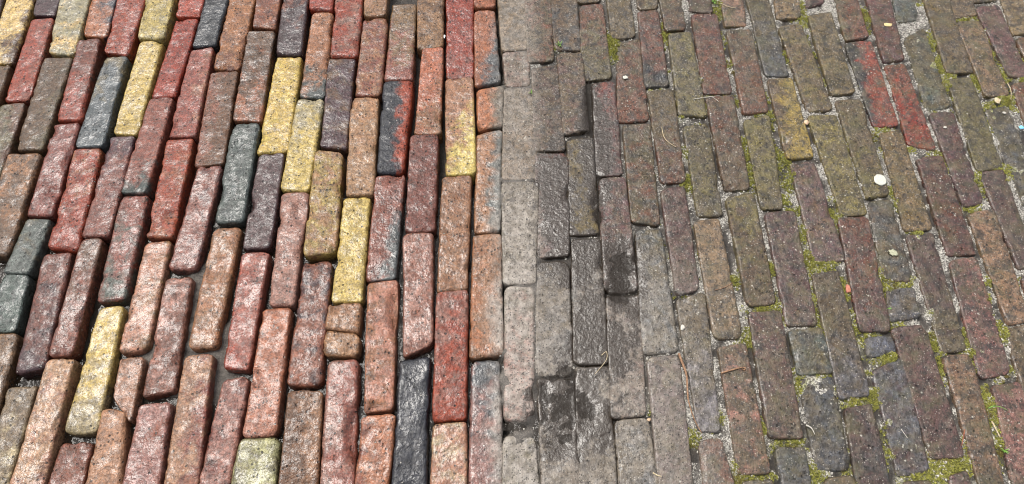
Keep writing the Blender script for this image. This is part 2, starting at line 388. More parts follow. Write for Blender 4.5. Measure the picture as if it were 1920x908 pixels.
# ------------------------------------------------------------------ survey of the bricks
# each line: corners of one brick's face (far-left, far-right, near-right, near-left) in survey sheets, then its clay colours
SHEETS = dict(A=(0, 0), B=(0, 300), C=(0, 588), D=(360, 0), E=(360, 300), F=(360, 588), G=(720, 0), H=(720, 300), I=(720, 588),
              J=(1080, 0), K=(1080, 300), L=(1080, 588), N=(1440, 180), Q=(1520, 340), R=(1440, 588))
SHEETS_FINE = dict(M=(1440, 0), O=(1680, 0), P=(1680, 180), S=(1680, 716))
SURVEY = """
A -110 -100 25 -60 A -30 180 -160 180 D
A 60 -90 205 -90 A 65 345 -62 335 Y B .3 -.3 .1
A -75 360 58 352 A -75 740 -200 740 B
A 250 -250 390 -250 A 290 85 175 80 D
A 168 104 285 95 A 150 530 20 535 R M .3 0 .2
A 0 555 135 545 A -10 960 -140 960 U B .4 .4 .2
A 40 820 215 815 B 40 510 -100 500 B T 0 .2 .3
A 330 -70 490 -70 A 395 295 258 285 C Y 0 -.2 .2
A 235 312 385 305 A 225 800 85 800 B U .3 0 .2
A 520 -160 660 -160 A 560 195 435 180 O X .4 .3 .3
A 420 215 530 205 A 430 640 300 645 M R 0 -.6 .3
A 290 665 420 650 B 275 298 143 298 M
A 650 -100 800 -100 A 680 295 555 280 R
A 555 305 675 300 A 545 780 400 780 G U 0 .3 .2
A 400 795 540 785 B 410 485 250 465 R O 0 .2 .1
A 790 -100 950 -100 A 870 210 735 205 Y C 0 -.4 .1
A 745 220 865 215 A 725 720 600 710 Y
A 590 730 715 725 B 580 405 437 410 M D 0 .5 .1
A 1000 -200 1130 -200 A 1060 90 935 85 R
A 935 95 1050 95 A 925 510 800 512 R
A 800 525 920 515 B 775 180 640 175 M G 0 -.8 -.3
A 1015 262 1130 250 A 1035 725 890 720 M P .2 0 0
A 890 745 1025 735 B 915 410 780 410 R O 0 0 .3
B 140 310 265 315 B 150 605 15 600 G U 0 .4 .1
B 15 607 150 610 C 75 95 -80 95 G
B 235 500 380 492 C 235 288 75 325 M D 0 -.3 .3
B 440 425 545 420 C 385 225 265 235 M B 0 .3 .2
B 650 195 785 185 B 660 740 515 755 M G 0 -.2 .3
B 770 435 905 420 C 775 185 625 210 P T .2 0 .2
B 525 785 650 770 C 510 630 335 635 Y C 0 -.6 .2
B 885 630 1015 620 C 925 405 755 445 M K 0 0 .3
C -60 110 92 105 C -40 600 -180 600 T B .5 0 .2
C 40 395 190 380 C 20 960 -120 960 U C 0 -.3 .2
C 255 250 395 240 C 220 960 45 960 P
C 325 690 485 682 C 320 1390 90 1390 M
C 640 240 765 225 C 690 590 600 440 P B 0 .4 .1
C 550 505 660 520 C 640 960 445 960 P
C 745 490 905 470 C 835 960 640 960 K M 0 0 .3
C 985 225 1130 215 C 1045 940 865 940 P M .3 0 .3
D 105 -150 235 -150 D 125 245 0 248 X
D 230 -130 360 -130 D 250 368 115 365 O M 0 -.3 .1
D 95 380 240 370 D 165 870 10 885 B M -.6 0 .2
E 35 35 155 28 E 15 578 -131 578 M D .2 0 .1
D 375 -200 505 -200 D 440 155 325 145 M O 0 0 .3
D 300 165 440 165 D 365 645 218 640 B O 0 -.3 .2
D 510 -190 640 -190 D 580 290 445 290 D M 0 .4 .2
D 450 300 580 295 D 510 800 345 812 Y
D 215 655 355 648 E 270 325 118 330 G
E 110 362 258 350 F 120 180 -20 185 O T 0 0 .4
D 355 820 490 810 E 410 465 265 472 D
E 265 495 408 487 F 295 300 165 290 M R -.3 -.2 .2
F 165 350 295 332 F 190 950 20 950 K M 0 0 .4
E 480 175 620 170 E 540 775 410 775 K
E 380 795 525 785 F 445 650 268 655 O P 0 -.5 .2
F 260 668 460 660 F 400 1250 120 1250 C U 0 0 .35
D 640 -350 765 -350 D 745 55 628 50 R
D 640 65 745 58 D 705 518 570 515 T G 0 -.9 -.2
D 560 530 700 525 E 620 165 470 158 Y C 0 .6 .2
D 775 -150 920 -150 D 878 300 738 298 R K 0 0 .4
D 730 312 865 308 D 820 795 685 780 D B 0 0 .3
D 660 800 800 815 E 765 490 595 515 T Y 0 0 .4
E 595 540 740 535 F 680 375 503 380 M D 0 .2 .3
F 515 405 690 410 F 655 980 455 980 B T .3 0 .2
D 925 -350 1060 -350 D 1030 88 918 90 T
D 915 98 1040 95 D 1000 505 865 505 M P 0 0 .4
D 850 522 990 515 E 965 185 820 192 P T 0 .3 .2
E 808 203 945 190 E 900 750 745 755 Y
E 730 770 897 760 F 885 103 705 80 T
F 705 88 885 111 F 880 225 700 220 T B 0 -.4 .1
F 725 250 880 240 F 855 980 675 980 M K -.3 0 .3
G 45 20 170 20 G 150 425 5 420 T M 0 -.4 .3
G 0 438 155 432 H 100 65 -35 70 X R .9 0 .1
E 980 85 1128 75 E 1080 630 925 640 M G .6 -.6 -.1
E 935 650 1090 635 F 1065 505 915 528 P O 0 0 .4
F 905 545 1080 532 F 1035 980 860 980 O M -.3 0 .2
G 178 -220 322 -220 G 310 250 180 265 T B 0 0 .3
G 205 258 312 252 G 300 712 165 715 O T .2 -.4 .3
G 145 722 285 715 H 270 378 115 388 M
H 105 395 258 385 I 255 155 105 235 M K 0 0 .4
I 85 250 240 230 I 220 960 40 960 X
G 333 -80 472 -80 G 475 410 333 415 R M 0 -.3 .1
G 328 422 470 415 H 488 78 330 82 T Y .2 -.5 .35
H 310 88 462 78 H 440 690 285 705 T O 0 0 .3
H 285 710 442 690 I 435 560 260 578 R K 0 .3 .3
I 262 588 438 572 I 430 1250 230 1250 P C 0 .3 .1
G 480 -350 600 -350 G 590 35 482 40 O
G 483 55 585 50 G 620 430 485 465 O G .6 -.6 .1
G 495 475 635 455 G 638 668 497 695 O w .8 0 .2
G 493 710 628 690 H 615 380 483 388 T G .6 -.2 .3
H 475 400 622 392 I 632 215 458 240 P O -.3 0 .2
I 468 250 615 240 I 632 980 450 980 K h .2 .4 .4
G 600 -150 745 -150 G 765 262 632 268 w t 0 0 .3
G 635 275 765 270 G 772 455 652 458 e w 0 0 .3
G 645 470 785 468 H 815 105 632 105 w t 0 -.3 .3
H 632 118 820 118 H 800 660 640 660 w
H 645 672 800 672 I 795 578 640 565 K w 0 .3 .3
I 645 655 800 660 I 850 1250 630 1250 w h 0 0 .3
G 750 -70 880 -70 G 900 322 770 335 w e 0 0 .3
G 790 365 915 340 G 960 800 805 800 w q 0 0 .3
G 805 820 975 815 H 980 510 825 520 q e 0 0 .4
H 815 545 978 535 I 1000 330 815 330 w h 0 0 .4
I 822 345 1005 345 I 1040 1000 850 1000 w
G 865 -120 1010 -120 G 1050 262 915 265 w h 0 0 .3
G 925 285 1050 275 G 1090 690 960 715 w q 0 0 .3
G 980 745 1110 730 H 1140 395 990 400 w v 0 0 .3
K -20 425 128 415 L 165 270 -5 270 w h 0 0 .4
L 0 282 172 282 L 215 960 20 960 w
J -10 -350 130 -350 J 125 5 15 10 w
J 25 30 135 20 J 185 415 40 425 w e 0 .4 .3
J 90 440 200 432 K 245 80 110 82 q n 0 .2 .2
K 125 100 255 90 K 325 700 160 700 q w 0 0 .2
K 165 715 335 715 L 365 540 195 560 w q 0 0 .3
L 210 570 375 555 L 455 1000 245 1000 w h 0 0 .3
J 150 -150 270 -150 J 310 195 195 205 w
J 225 225 335 205 J 385 640 225 645 e w 0 .3 .3
J 255 665 390 655 K 440 350 300 330 w e 0 0 .3
K 320 375 450 372 L 540 205 360 215 w h 0 0 .4
L 385 240 545 215 L 620 960 450 960 q w 0 0 .3
J 310 -350 410 -350 J 430 45 335 50 w
J 335 60 430 52 J 492 460 372 465 e X 0 -1 -.1
J 385 485 510 475 K 578 115 460 120 w e 0 -.5 .3
K 455 155 575 135 K 650 690 540 720 q
K 540 740 680 700 L 765 630 660 625 w h 0 -.5 .3
L 660 680 765 660 L 850 960 690 960 e w 0 0 .3
J 425 -120 540 -120 J 580 155 480 165 w e 0 0 .3
J 495 185 605 170 J 695 620 550 610 w v 0 0 .3
J 575 670 700 650 K 775 295 655 300 w v 0 0 .3
K 632 325 755 308 L 885 130 745 135 t w 0 -.3 .2
L 765 180 895 160 L 1030 855 870 855 w K 0 0 .3
L 890 895 1040 880 L 1110 1250 960 1250 w
J 580 -330 690 -330 J 722 72 610 60 q
J 620 72 745 75 J 825 495 685 498 e q 0 0 .3
J 695 520 830 508 K 920 158 800 165 w e 0 .4 .2
K 800 200 940 170 K 1060 770 920 780 w v 0 .3 .3
K 925 810 1080 800 R 180 665 10 660 q w 0 0 .3
R 45 715 190 705 R 290 1250 140 1250 h w 0 0 .3
J 730 -250 850 -250 J 905 135 800 140 t v 0 0 .3
J 805 160 930 150 J 1020 595 895 605 e w 0 .4 .3
J 900 635 1025 610 K 1095 262 990 260 v w 0 -.3 .3
N -12 620 135 610 R 260 65 105 70 q w 0 0 .2
R 115 90 285 75 R 340 318 165 326 w h 0 0 .4
R 170 340 345 332 R 440 830 265 840 h w 0 0 .3
R 310 875 455 860 R 540 1250 390 1250 w
J 895 -80 1000 -80 J 1135 400 1015 400 w h 0 -.4 .3
M 5 700 205 685 N 240 325 110 335 l w -.5 .4 .2
N 125 360 240 345 N 410 880 250 890 q w 0 0 .3
Q 10 495 140 475 R 540 435 385 455 w h 0 -.8 -.1
R 415 505 545 480 R 665 980 490 980 q h 0 -.4 .2
M 30 -400 240 -400 M 280 160 85 175 w t 0 -.3 .3
M 100 240 290 215 N 345 75 215 85 w v 0 0 .3
N 215 105 360 100 N 525 630 400 635 v w 0 0 .4
Q 150 195 300 190 Q 425 795 270 800 q e 0 .3 .4
R 520 130 655 112 R 690 200 545 235 h
R 560 300 720 225 R 860 840 700 870 h q 0 0 .4
R 720 895 870 890 R 950 1250 800 1250 w
M 270 -700 430 -700 M 490 25 335 80 q
M 355 140 545 110 M 765 825 570 850 t w 0 0 .5
N 360 25 490 15 N 645 525 530 545 w v 0 -.3 .3
Q 310 105 430 92 Q 540 540 395 515 w h 0 0 .4
Q 410 580 545 560 Q 585 720 430 745 h w 0 0 .3
R 665 70 830 60 R 1045 765 875 770 q
S 470 850 620 780 S 800 1500 600 1500 q
M 560 -180 730 -180 M 885 330 700 360 e w -.4 0 .2
M 690 375 905 365 N 690 160 570 165 n X -.9 .3 0
N 600 195 705 178 N 870 710 735 720 v t 0 0 .3
Q 515 285 645 272 R 1060 195 935 205 q w 0 -.5 .3
R 935 225 1075 215 S 965 960 770 960 t w 0 0 .3
M 840 -150 1040 -150 O 80 520 -95 555 e q 0 0 .4
M 1050 580 1205 560 N 895 290 755 260 n e 0 .5 .2
N 795 330 920 318 N 1110 840 965 850 q e 0 0 .4
Q 745 420 880 395 Z 1895 700 1840 710 q K 0 0 .2
Z 1862 724 1915 715 Z 1965 930 1905 930 K q 0 0 .4
O -60 -250 120 -250 O 190 170 30 200 h w 0 0 .3
O 85 330 250 240 P 490 90 290 130 w h 0 0 .3
P 300 150 500 125 Q 915 115 820 140 q e 0 0 .2
Q 840 170 970 150 Q 1160 740 1060 765 t w 0 0 .2
Z 1888 618 1930 605 Z 1965 740 1922 745 w
O 190 -200 400 -200 O 680 640 460 650 w v 0 0 .3
O 465 700 670 680 P 950 635 735 660 v w 0 0 .3
P 745 670 950 645 Z 1945 495 1913 505 q w 0 0 .2
Z 1917 514 1950 507 Z 2000 700 1960 700 e
O 380 -250 590 -250 O 720 130 530 165 w t 0 0 .3
O 540 195 735 180 O 1000 850 800 860 t v 0 0 .3
P 800 110 980 85 Z 1960 370 1920 385 w h 0 0 .3
O 600 -600 800 -600 O 890 5 690 15 w
O 715 65 900 35 O 1180 690 1010 670 q
O 1040 735 1200 710 Z 2000 330 1960 345 e w 0 0 .3
O 820 -350 1010 -350 O 1200 290 1050 310 t w 0 0 .3
O 1065 340 1210 320 O 1500 900 1360 940 e w 0 0 .3
"""
ALBEDO = 0.50          # fired clay is darker than a sunlit picture of it
CLAY = dict(R=(160, 68, 45), O=(165, 106, 73), P=(186, 134, 104), M=(138, 83, 66), K=(166, 119, 104), B=(110, 78, 56), D=(86, 62, 62),
            G=(90, 96, 93), Y=(214, 184, 104), C=(180, 164, 126), X=(46, 48, 54), T=(156, 116, 82), U=(122, 112, 82),
            w=(106, 90, 66), e=(118, 73, 55), q=(102, 74, 71), h=(96, 101, 103), v=(122, 110, 66), l=(198, 160, 86), n=(154, 64, 48),
            t=(146, 118, 88), s=(158, 150, 140))


def sheet(t, x, y):
    if t == 'Z':
        return to_ground(x, y)
    if t in SHEETS:
        return to_ground(SHEETS[t][0] + x / 2.8375, SHEETS[t][1] + y / 2.8375)
    return to_ground(SHEETS_FINE[t][0] + x / 4.729, SHEETS_FINE[t][1] + y / 4.729)


BRICKS = []
for line in SURVEY.strip().splitlines():
    w = line.split()
    a = [float(v) for v in w[1:5]]
    b = [float(v) for v in w[6:10]]
    quad = np.array([sheet(w[0], *a[:2]), sheet(w[0], *a[2:]), sheet(w[5], *b[:2]), sheet(w[5], *b[2:])])
    c1 = w[10]
    c2, grad = (w[11], tuple(float(v) for v in w[12:15])) if len(w) > 11 else (w[10], (0, 0, 0.2))
    BRICKS.append((quad, c1, c2, grad))

# shallow dips where rain stands (centre and radii in survey units, depth in metres)
DIPS = [(1062, 765, 70, 95, 0.0050), (1166, 512, 36, 70, 0.0065), (1104, 200, 9, 52, 0.006), (972, 800, 34, 10, 0.008), (1120, 380, 10, 60, 0.006)]

# spalls and broken flanks of single bricks, same units
DENTS = [(562, 396, 15, 26, .005), (662, 815, 14, 55, .012), (103, 360, 16, 10, .005), (655, 768, 9, 14, .004), (738, 582, 9, 40, .008),
         (478, 712, 9, 22, .005), (448, 270, 8, 16, .004), (240, 232, 30, 8, .004), (165, 95, 26, 7, .004), (320, 405, 16, 10, .005),
         (790, 645, 26, 5, .005), (990, 640, 40, 6, .003), (1008, 428, 12, 16, .004), (700, 515, 26, 12, .003), (1560, 395, 12, 14, .006),
         (1470, 268, 10, 12, .004), (1238, 150, 20, 10, .003), (1410, 60, 26, 9, .003), (400, 470, 14, 60, .003), (236, 345, 30, 14, .003)]


def dip(X, Y):
    x, y = to_survey(X, Y)
    n = fbm(np.c_[X, Y], 45, 91, 3) - 0.5
    r = np.zeros_like(x)
    for cx, cy, rx, ry, d in DENTS:
        q = np.sqrt(((x - cx) / rx) ** 2 + ((y - cy) / ry) ** 2) + n * 0.5
        r = np.maximum(r, d * sstep(1.1, 0.6, q))
    for cx, cy, rx, ry, d in DIPS:
        q = np.sqrt(((x - cx) / rx) ** 2 + ((y - cy) / ry) ** 2) + n * 0.9
        r = np.maximum(r, d * sstep(1.25, 0.2, q))
    return r


# ------------------------------------------------------------------ one brick
def edge_grid(half, n):
    """cuts across a face: close together at the arris, even in the middle"""
    off = np.array([0, 0.0005, 0.0014, 0.0028, 0.0046, 0.007])
    off = off[off < half * 0.7]
    mid = np.linspace(-half + 0.010, half - 0.010, n) if half > 0.012 else np.array([0.0])
    return np.r_[-half + off, mid, (half - off)[::-1]]


def brick_geometry(quad, seed, worn=1.0, fine=True, side=0.0, old=0):
    """verts (about the brick's own centre), faces, centre, turn about z"""
    r = np.random.default_rng(seed)
    ux, uy = quad[1] + quad[2] - quad[0] - quad[3], quad[0] + quad[1] - quad[2] - quad[3]
    ux, uy = ux / np.linalg.norm(ux) * side, uy / np.linalg.norm(uy) * 0.0014
    quad = quad + np.array([-ux + uy, ux + uy, ux - uy, -ux - uy])
    TL, TR, BR, BL = quad
    cen = quad.mean(0)
    up = (TL + TR - BL - BR) / 2
    b = np.linalg.norm(up) / 2
    a = (np.linalg.norm(TR - TL) + np.linalg.norm(BR - BL)) / 4
    ang = math.atan2(-up[0], up[1])
    xs = edge_grid(a, 6 if fine else 2)
    ys = edge_grid(b, max(4, int(b / (0.0034 if fine else 0.012))))
    nx, ny = len(xs), len(ys)
    gx, gy = np.meshgrid(xs, ys, indexing='ij')
    px, py = gx.ravel(), gy.ravel()
    # boundary loop for the sides
    idx = np.arange(nx * ny).reshape(nx, ny)
    loop = np.r_[idx[:-1, 0], idx[-1, :-1], idx[:0:-1, -1], idx[0, :0:-1]]
    rc = min(r.uniform(0.007, 0.013), a * 0.6)
    ix, iy = np.clip(px, -(a - rc), a - rc), np.clip(py, -(b - rc), b - rc)
    dx, dy = px - ix, py - iy
    mx = np.maximum(np.abs(dx), np.abs(dy))
    ln = np.maximum(np.hypot(dx, dy), 1e-9)
    both = (np.abs(dx) > 0) & (np.abs(dy) > 0)
    px = np.where(both, ix + dx / ln * mx, px)
    py = np.where(both, iy + dy / ln * mx, py)
    edge = np.where(both, rc - mx, np.minimum(a - np.abs(px), b - np.abs(py)))
    edge = np.maximum(edge, 0)
    # rounded, worn arris
    rz = r.uniform(0.0035, 0.0062) * worn
    q = np.array([r.uniform(0, 50), r.uniform(0, 50), 0])
    P = np.c_[px, py, np.zeros_like(px)] + q
    rzl = rz * (0.6 + 0.9 * fbm(P, 40, seed, 2))
    t = np.clip(1 - edge / rzl, 0, 1)
    z = -rzl * (1 - np.sqrt(np.maximum(0, 1 - t * t)))
    # uneven face
    z += (fbm(P, 28, seed + 3, 3) - 0.5) * 0.0014 * worn + (fbm(P, 130, seed + 5, 2) - 0.5) * 0.0014
    # chips and spalls along the edges
    per = int(r.integers(7, 15))
    chipx = np.zeros_like(px)
    for _ in range(per):
        if r.random() < 0.75:
            c = np.array([a * r.choice([-1, 1]), r.uniform(-b, b)])
        else:
            c = np.array([r.uniform(-a, a), b * r.choice([-1, 1])])
        R = (r.uniform(0.006, 0.013) if r.random() < 0.2 else r.uniform(0.0025, 0.006)) * worn
        n = (fbm(P, 160, seed + 9, 2) - 0.5) * 0.8
        d = np.hypot((px - c[0]), (py - c[1]) * r.uniform(0.45, 1.0)) / R + n
        k = sstep(1.0, 0.55, d)
        z -= k * R * 0.35
        chipx = np.maximum(chipx, k * R * 0.16)
    # wavy outline
    w = sstep(0.016, 0.0, edge)
    wob = (fbm(P, 17, seed + 11, 4) - 0.5) * 0.0026 * worn
    wob2 = (fbm(P, 120, seed + 13, 2) - 0.5) * 0.0012 * worn
    nxv, nyv = np.sign(px) * (np.abs(px) / a) ** 6, np.sign(py) * (np.abs(py) / b) ** 14
    mv = (wob + wob2 - chipx) * w
    px2, py2 = px + nxv * mv, py + nyv * mv
    # tilt and set height
    z += px * r.normal(0, 0.03) * worn + py * r.normal(0, 0.006) + r.normal(0, 0.0016) * worn
    # sides going down into the bed
    vx, vy, vz = [px2], [py2], [z]
    prev = loop
    faces = []
    for i in range(nx - 1):
        for j in range(ny - 1):
            faces.append((int(idx[i, j]), int(idx[i + 1, j]), int(idx[i + 1, j + 1]), int(idx[i, j + 1])))
    base = nx * ny
    L = len(loop)
    for zi, grow in ((-0.006, 0.0004), (-0.014, 0.0006), (-0.045, 0.0)):
        zz = np.minimum(z[loop] - 0.002, 0) * 0.2 + zi - rz
        wv = (vnoise(np.c_[px[loop], py[loop], np.full(L, zi)] + q, 60, seed + 21) - 0.5) * 0.0016
        vx.append(px2[loop] + nxv[loop] * (grow + wv))
        vy.append(py2[loop] + nyv[loop] * (grow + wv))
        vz.append(zz)
        cur = np.arange(base, base + L)
        for k in range(L):
            k2 = (k + 1) % L
            faces.append((int(prev[k]), int(cur[k]), int(cur[k2]), int(prev[k2])))
        prev = cur
        base += L
    X, Y, Z = np.concatenate(vx), np.concatenate(vy), np.concatenate(vz)
    # fit to the surveyed corners
    s, tt = X / a, Y / b
    W = ((1 - s)[:, None] * (1 + tt)[:, None] * TL + (1 + s)[:, None] * (1 + tt)[:, None] * TR
         + (1 + s)[:, None] * (1 - tt)[:, None] * BR + (1 - s)[:, None] * (1 - tt)[:, None] * BL) / 4
    dd = dip(W[:, 0], W[:, 1])
    Z = Z - dd + np.clip(dd / 0.004, 0, 1) * (fbm(W, 95, 77, 2) - 0.5) * 0.0065 * old
    D = W - cen
    ca, sa = math.cos(-ang), math.sin(-ang)
    loc = np.c_[D[:, 0] * ca - D[:, 1] * sa, D[:, 0] * sa + D[:, 1] * ca, Z]
    return loc, faces, cen, ang


def clay(code, r, jit=0.13):
    c = lin(CLAY[code]) * (ALBEDO if code.isupper() else 0.52)
    v = 1 + r.normal(0, jit)
    return [float(x) for x in np.clip(c * v * (1 + r.normal(0, 0.05, 3)), 0.01, 0.9)]


# ------------------------------------------------------------------ the pavement
pavement = bpy.data.objects.new('brick_pavement', None)
col.objects.link(pavement)
tag(pavement, 'wet street paving of long narrow bricks, half scrubbed clean, half grimy', 'pavement', kind='structure')

for k, (quad, c1, c2, grad) in enumerate(BRICKS):
    r = np.random.default_rng(1000 + k)
    old = c1.islower()
    v, f, cen, ang = brick_geometry(quad, 100 + k * 31, 0.75 if old else 1.0, True, 0.0035 if old else 0.0020, int(old))
    me = mesh_from('brick', v, f, MAT_BRICK)
    o = add('brick', me, pavement, (cen[0], cen[1], 0))
    o.rotation_euler = (0, 0, ang)
    o['col_a'] = clay(c1, r)
    o['col_b'] = clay(c2, r)
    o['grad'] = [float(x) for x in grad]
    o['seed'] = [float(r.uniform(0, 30)) for _ in range(3)]
    o['film'] = 1.0

# footprint raster of the bricks: where the joints are
CELL = 0.002
GX0, GX1, GY0, GY1 = -1.64, 1.64, -0.12, 1.49
NXC, NYC = int((GX1 - GX0) / CELL), int((GY1 - GY0) / CELL)
covered = np.zeros((NXC, NYC), bool)


def inside(quad, X, Y, grow=0.0):
    c = quad.mean(0)
    q = c + (quad - c) * (1 + grow)
    m = np.ones(X.shape, bool)
    for i in range(4):
        p, n = q[i], q[(i + 1) % 4]
        m &= ((n[0] - p[0]) * (Y - p[1]) - (n[1] - p[1]) * (X - p[0])) <= 0
    return m


def stamp(quad, grow=0.0):
    lo, hi = quad.min(0) - 0.005, quad.max(0) + 0.005
    i0, i1 = max(0, int((lo[0] - GX0) / CELL)), min(NXC, int((hi[0] - GX0) / CELL) + 1)
    j0, j1 = max(0, int((lo[1] - GY0) / CELL)), min(NYC, int((hi[1] - GY0) / CELL) + 1)
    if i1 <= i0 or j1 <= j0:
        return None
    X, Y = np.meshgrid(GX0 + (np.arange(i0, i1) + .5) * CELL, GY0 + (np.arange(j0, j1) + .5) * CELL, indexing='ij')
    return (slice(i0, i1), slice(j0, j1)), inside(quad, X, Y, grow)


for quad, *_ in BRICKS:
    s = stamp(quad)
    if s:
        covered[s[0]] |= s[1]
surveyed = covered.copy()

# bricks beyond the surveyed field: same bond carried on, joined as one part
ov, of, oc, oseed = [], [], [], []
PW, PL = 0.0555, 0.226
nb = 0
pal = 'MMRDKOPTYGBBCU'
palr = 'wwwqqehvtwqe'
for i in range(-30, 31):
    x = i * PW
    off = (i * 0.37 % 1.0) * PL
    for j in range(-1, 7):
        y = off + j * PL
        todo = [(y, 0.212)]
        while todo:
            yy, ll = todo.pop()
            quad = np.array([[x - .0245, yy + ll], [x + .0245, yy + ll], [x + .0245, yy], [x - .0245, yy]])
            if x < -1.6 or x > 1.6 or yy < -0.1 or yy > 1.45:
                continue
            s = stamp(quad, 0.04)
            if s is not None and (surveyed[s[0]] & s[1]).any():
                if ll > 0.2:
                    todo += [(yy, 0.1), (yy + 0.112, 0.1)]
                elif ll > 0.06:
                    todo += [(yy, 0.046), (yy + 0.054, 0.046)]
                continue
            nb += 1
            quad = quad + rng.normal(0, 0.0012, (4, 2))
            v, f, cen, ang = brick_geometry(quad, 9000 + nb, 0.8, False)
            ca, sa = math.cos(ang), math.sin(ang)
            base = sum(len(t) for t in ov)
            ov.append(np.c_[v[:, 0] * ca - v[:, 1] * sa + cen[0], v[:, 0] * sa + v[:, 1] * ca + cen[1], v[:, 2]])
            of += [tuple(a + base for a in t) for t in f]
            cc = clay((palr if x > 0 else pal)[int(rng.integers(0, len(palr)))], rng)
            oc.append(np.tile(cc, (len(v), 1)))
            oseed.append(np.tile(rng.uniform(0, 30, 3), (len(v), 1)))
            if s is not None:
                covered[s[0]] |= s[1]
ov = np.concatenate(ov)
me = mesh_from('more_bricks', ov, of, MAT_BRICK_JOINED)
oc = np.concatenate(oc)
for nm, arr in (('col_a', oc), ('col_b', oc)):
    at = me.attributes.new(nm, 'FLOAT_COLOR', 'POINT')
    at.data.foreach_set('color', np.c_[arr, np.ones(len(arr))].ravel())
at = me.attributes.new('seed', 'FLOAT_VECTOR', 'POINT')
at.data.foreach_set('vector', np.concatenate(oseed).ravel())
at = me.attributes.new('film', 'FLOAT', 'POINT')
at.data.foreach_set('value', np.ones(len(ov)))
more = add('more_bricks', me, pavement)
more['kind'] = 'stuff'

# ------------------------------------------------------------------ joint filling: height and what it is made of
MOSS = [(1765, 125, 26), (1785, 160, 22), (1836, 150, 18), (1505, 440, 22), (1518, 490, 26), (1563, 405, 22), (1291, 345, 14), (1381, 525, 20),
        (1446, 500, 18), (1432, 575, 26), (1450, 560, 20), (1291, 828, 16), (1411, 895, 34), (1478, 828, 34), (1546, 605, 26), (1605, 620, 20), (1665, 668, 24),
        (1708, 725, 26), (1764, 683, 24), (1665, 828, 28), (1785, 878, 40), (1740, 890, 36), (1849, 748, 30), (1860, 780, 26), (1548, 495, 22),
        (1583, 540, 24), (1750, 645, 22), (1820, 386, 16), (1626, 32, 18), (1348, 20, 18), (1250, 60, 18), (1150, 85, 20), (1048, 85, 12),
        (1240, 150, 14), (1885, 180, 22), (1660, 235, 14), (1760, 300, 16), (1300, 680, 12), (1640, 750, 26), (1500, 720, 20), (1600, 745, 26),
        (1430, 800, 20), (1340, 790, 16), (1360, 600, 16), (1880, 620, 20), (1895, 840, 30), (1720, 440, 14), (1600, 890, 30), (1530, 890, 26)]


def fills(X, Y):
    """height of the joint filling and its mix (silt, pale sand, moss)"""
    x, y = to_survey(X, Y)
    p = np.c_[X, Y]
    n1, n2, n3 = fbm(p, 14, 5, 3), fbm(p, 60, 6, 3), fbm(p, 220, 8, 2)
    xe = x + (n1 - .5) * 60 + (n2 - .5) * 25
    right = sstep(925, 950, xe)
    # cleaned half: joints scoured out, dark; some washed-in sand low on the left
    pool = np.exp(-((x - 330) / 190) ** 2 - ((y - 640) / 190) ** 2) + 0.8 * np.exp(-((x - 500) / 60) ** 2 - ((y - 180) / 90) ** 2) * 0.9
    pool = np.clip(pool * 1.2 + (n1 - .5) * 0.8, 0, 1)
    zl = -0.034 + pool * 0.016 + (n2 - .5) * 0.010
    silt_l = sstep(0.4, 0.9, pool) * 0.75
    # old half: filled almost flush
    soak = np.zeros_like(x)
    for cx, cy, rx, ry in SOAKED:
        soak = np.maximum(soak, sstep(1.25, 0.7, np.hypot((x - cx) / rx, (y - cy) / ry) + (n2 - .5) * 1.2))
    strip = sstep(928, 945, xe) * sstep(1022, 990, xe)
    zr = -0.0062 + ((n2 - .5) * 0.0070 + (n1 - .5) * 0.006) * (1 - 0.75 * strip)
    low = sstep(560, 700, y) * sstep(930, 960, x) * sstep(1330, 1150, x)
    zr = zr + strip * (0.0032 + 0.0026 * sstep(260, 350, y) * sstep(740, 660, y)) + low * 0.0014
    mid = sstep(1000, 1030, x) * sstep(1260, 1120, x)
    z = zl * (1 - right) + zr * right + (n3 - .5) * 0.0016 * (1 - strip)
    moss = np.zeros_like(x)
    for mx, my, mr in MOSS:
        moss = np.maximum(moss, 1.0 * np.exp(-((x - mx) ** 2 + (y - my) ** 2) / (mr * mr)))
    moss = np.maximum(moss, sstep(0.56, 0.72, fbm(p, 18, 44, 3)) * sstep(1150, 1450, x) * 0.6)
    moss = np.clip(moss + (n2 - .5) * 1.5 * (moss > 0.05) - 0.08, 0, 1) * right
    silt = np.clip(silt_l * (1 - right) + right * np.maximum(strip, low * 0.35), 0, 1)
    sand = right * (1 - np.maximum(strip, low * 0.8)) * (1 - mid * 0.75) * np.clip(0.45 + (n2 - .5) * 2.2 + (n1 - .5) * 1.4, 0, 1)
    z = z + moss * (0.0012 + 0.004 * np.clip(n2 - .4, 0, 1))
    silt, sand = silt * (1 - 0.85 * soak), sand * (1 - 0.85 * soak)
    return z - dip(X, Y) * 1.0 - mid * right * 0.002, silt, sand, moss


STEP = 0.004
xs, ys = np.arange(-1.66, 1.66, STEP), np.arange(-0.14, 1.50, STEP)
gx, gy = np.meshgrid(xs, ys, indexing='ij')
bz, bs, bw, bm_ = fills(gx.ravel(), gy.ravel())
nx, ny = gx.shape
ii = np.arange(nx * ny).reshape(nx, ny)
fq = np.stack([ii[:-1, :-1], ii[1:, :-1], ii[1:, 1:], ii[:-1, 1:]], -1).reshape(-1, 4)
me = mesh_from('joint_filling', np.c_[gx.ravel(), gy.ravel(), bz].tolist(), fq.tolist())
at = me.attributes.new('fill', 'FLOAT_VECTOR', 'POINT')
at.data.foreach_set('vector', np.c_[bs, bw, bm_].ravel())
me.materials.append(MAT_BED)
me.validate()
bed = add('joint_filling', me, pavement)
bed['kind'] = 'stuff'

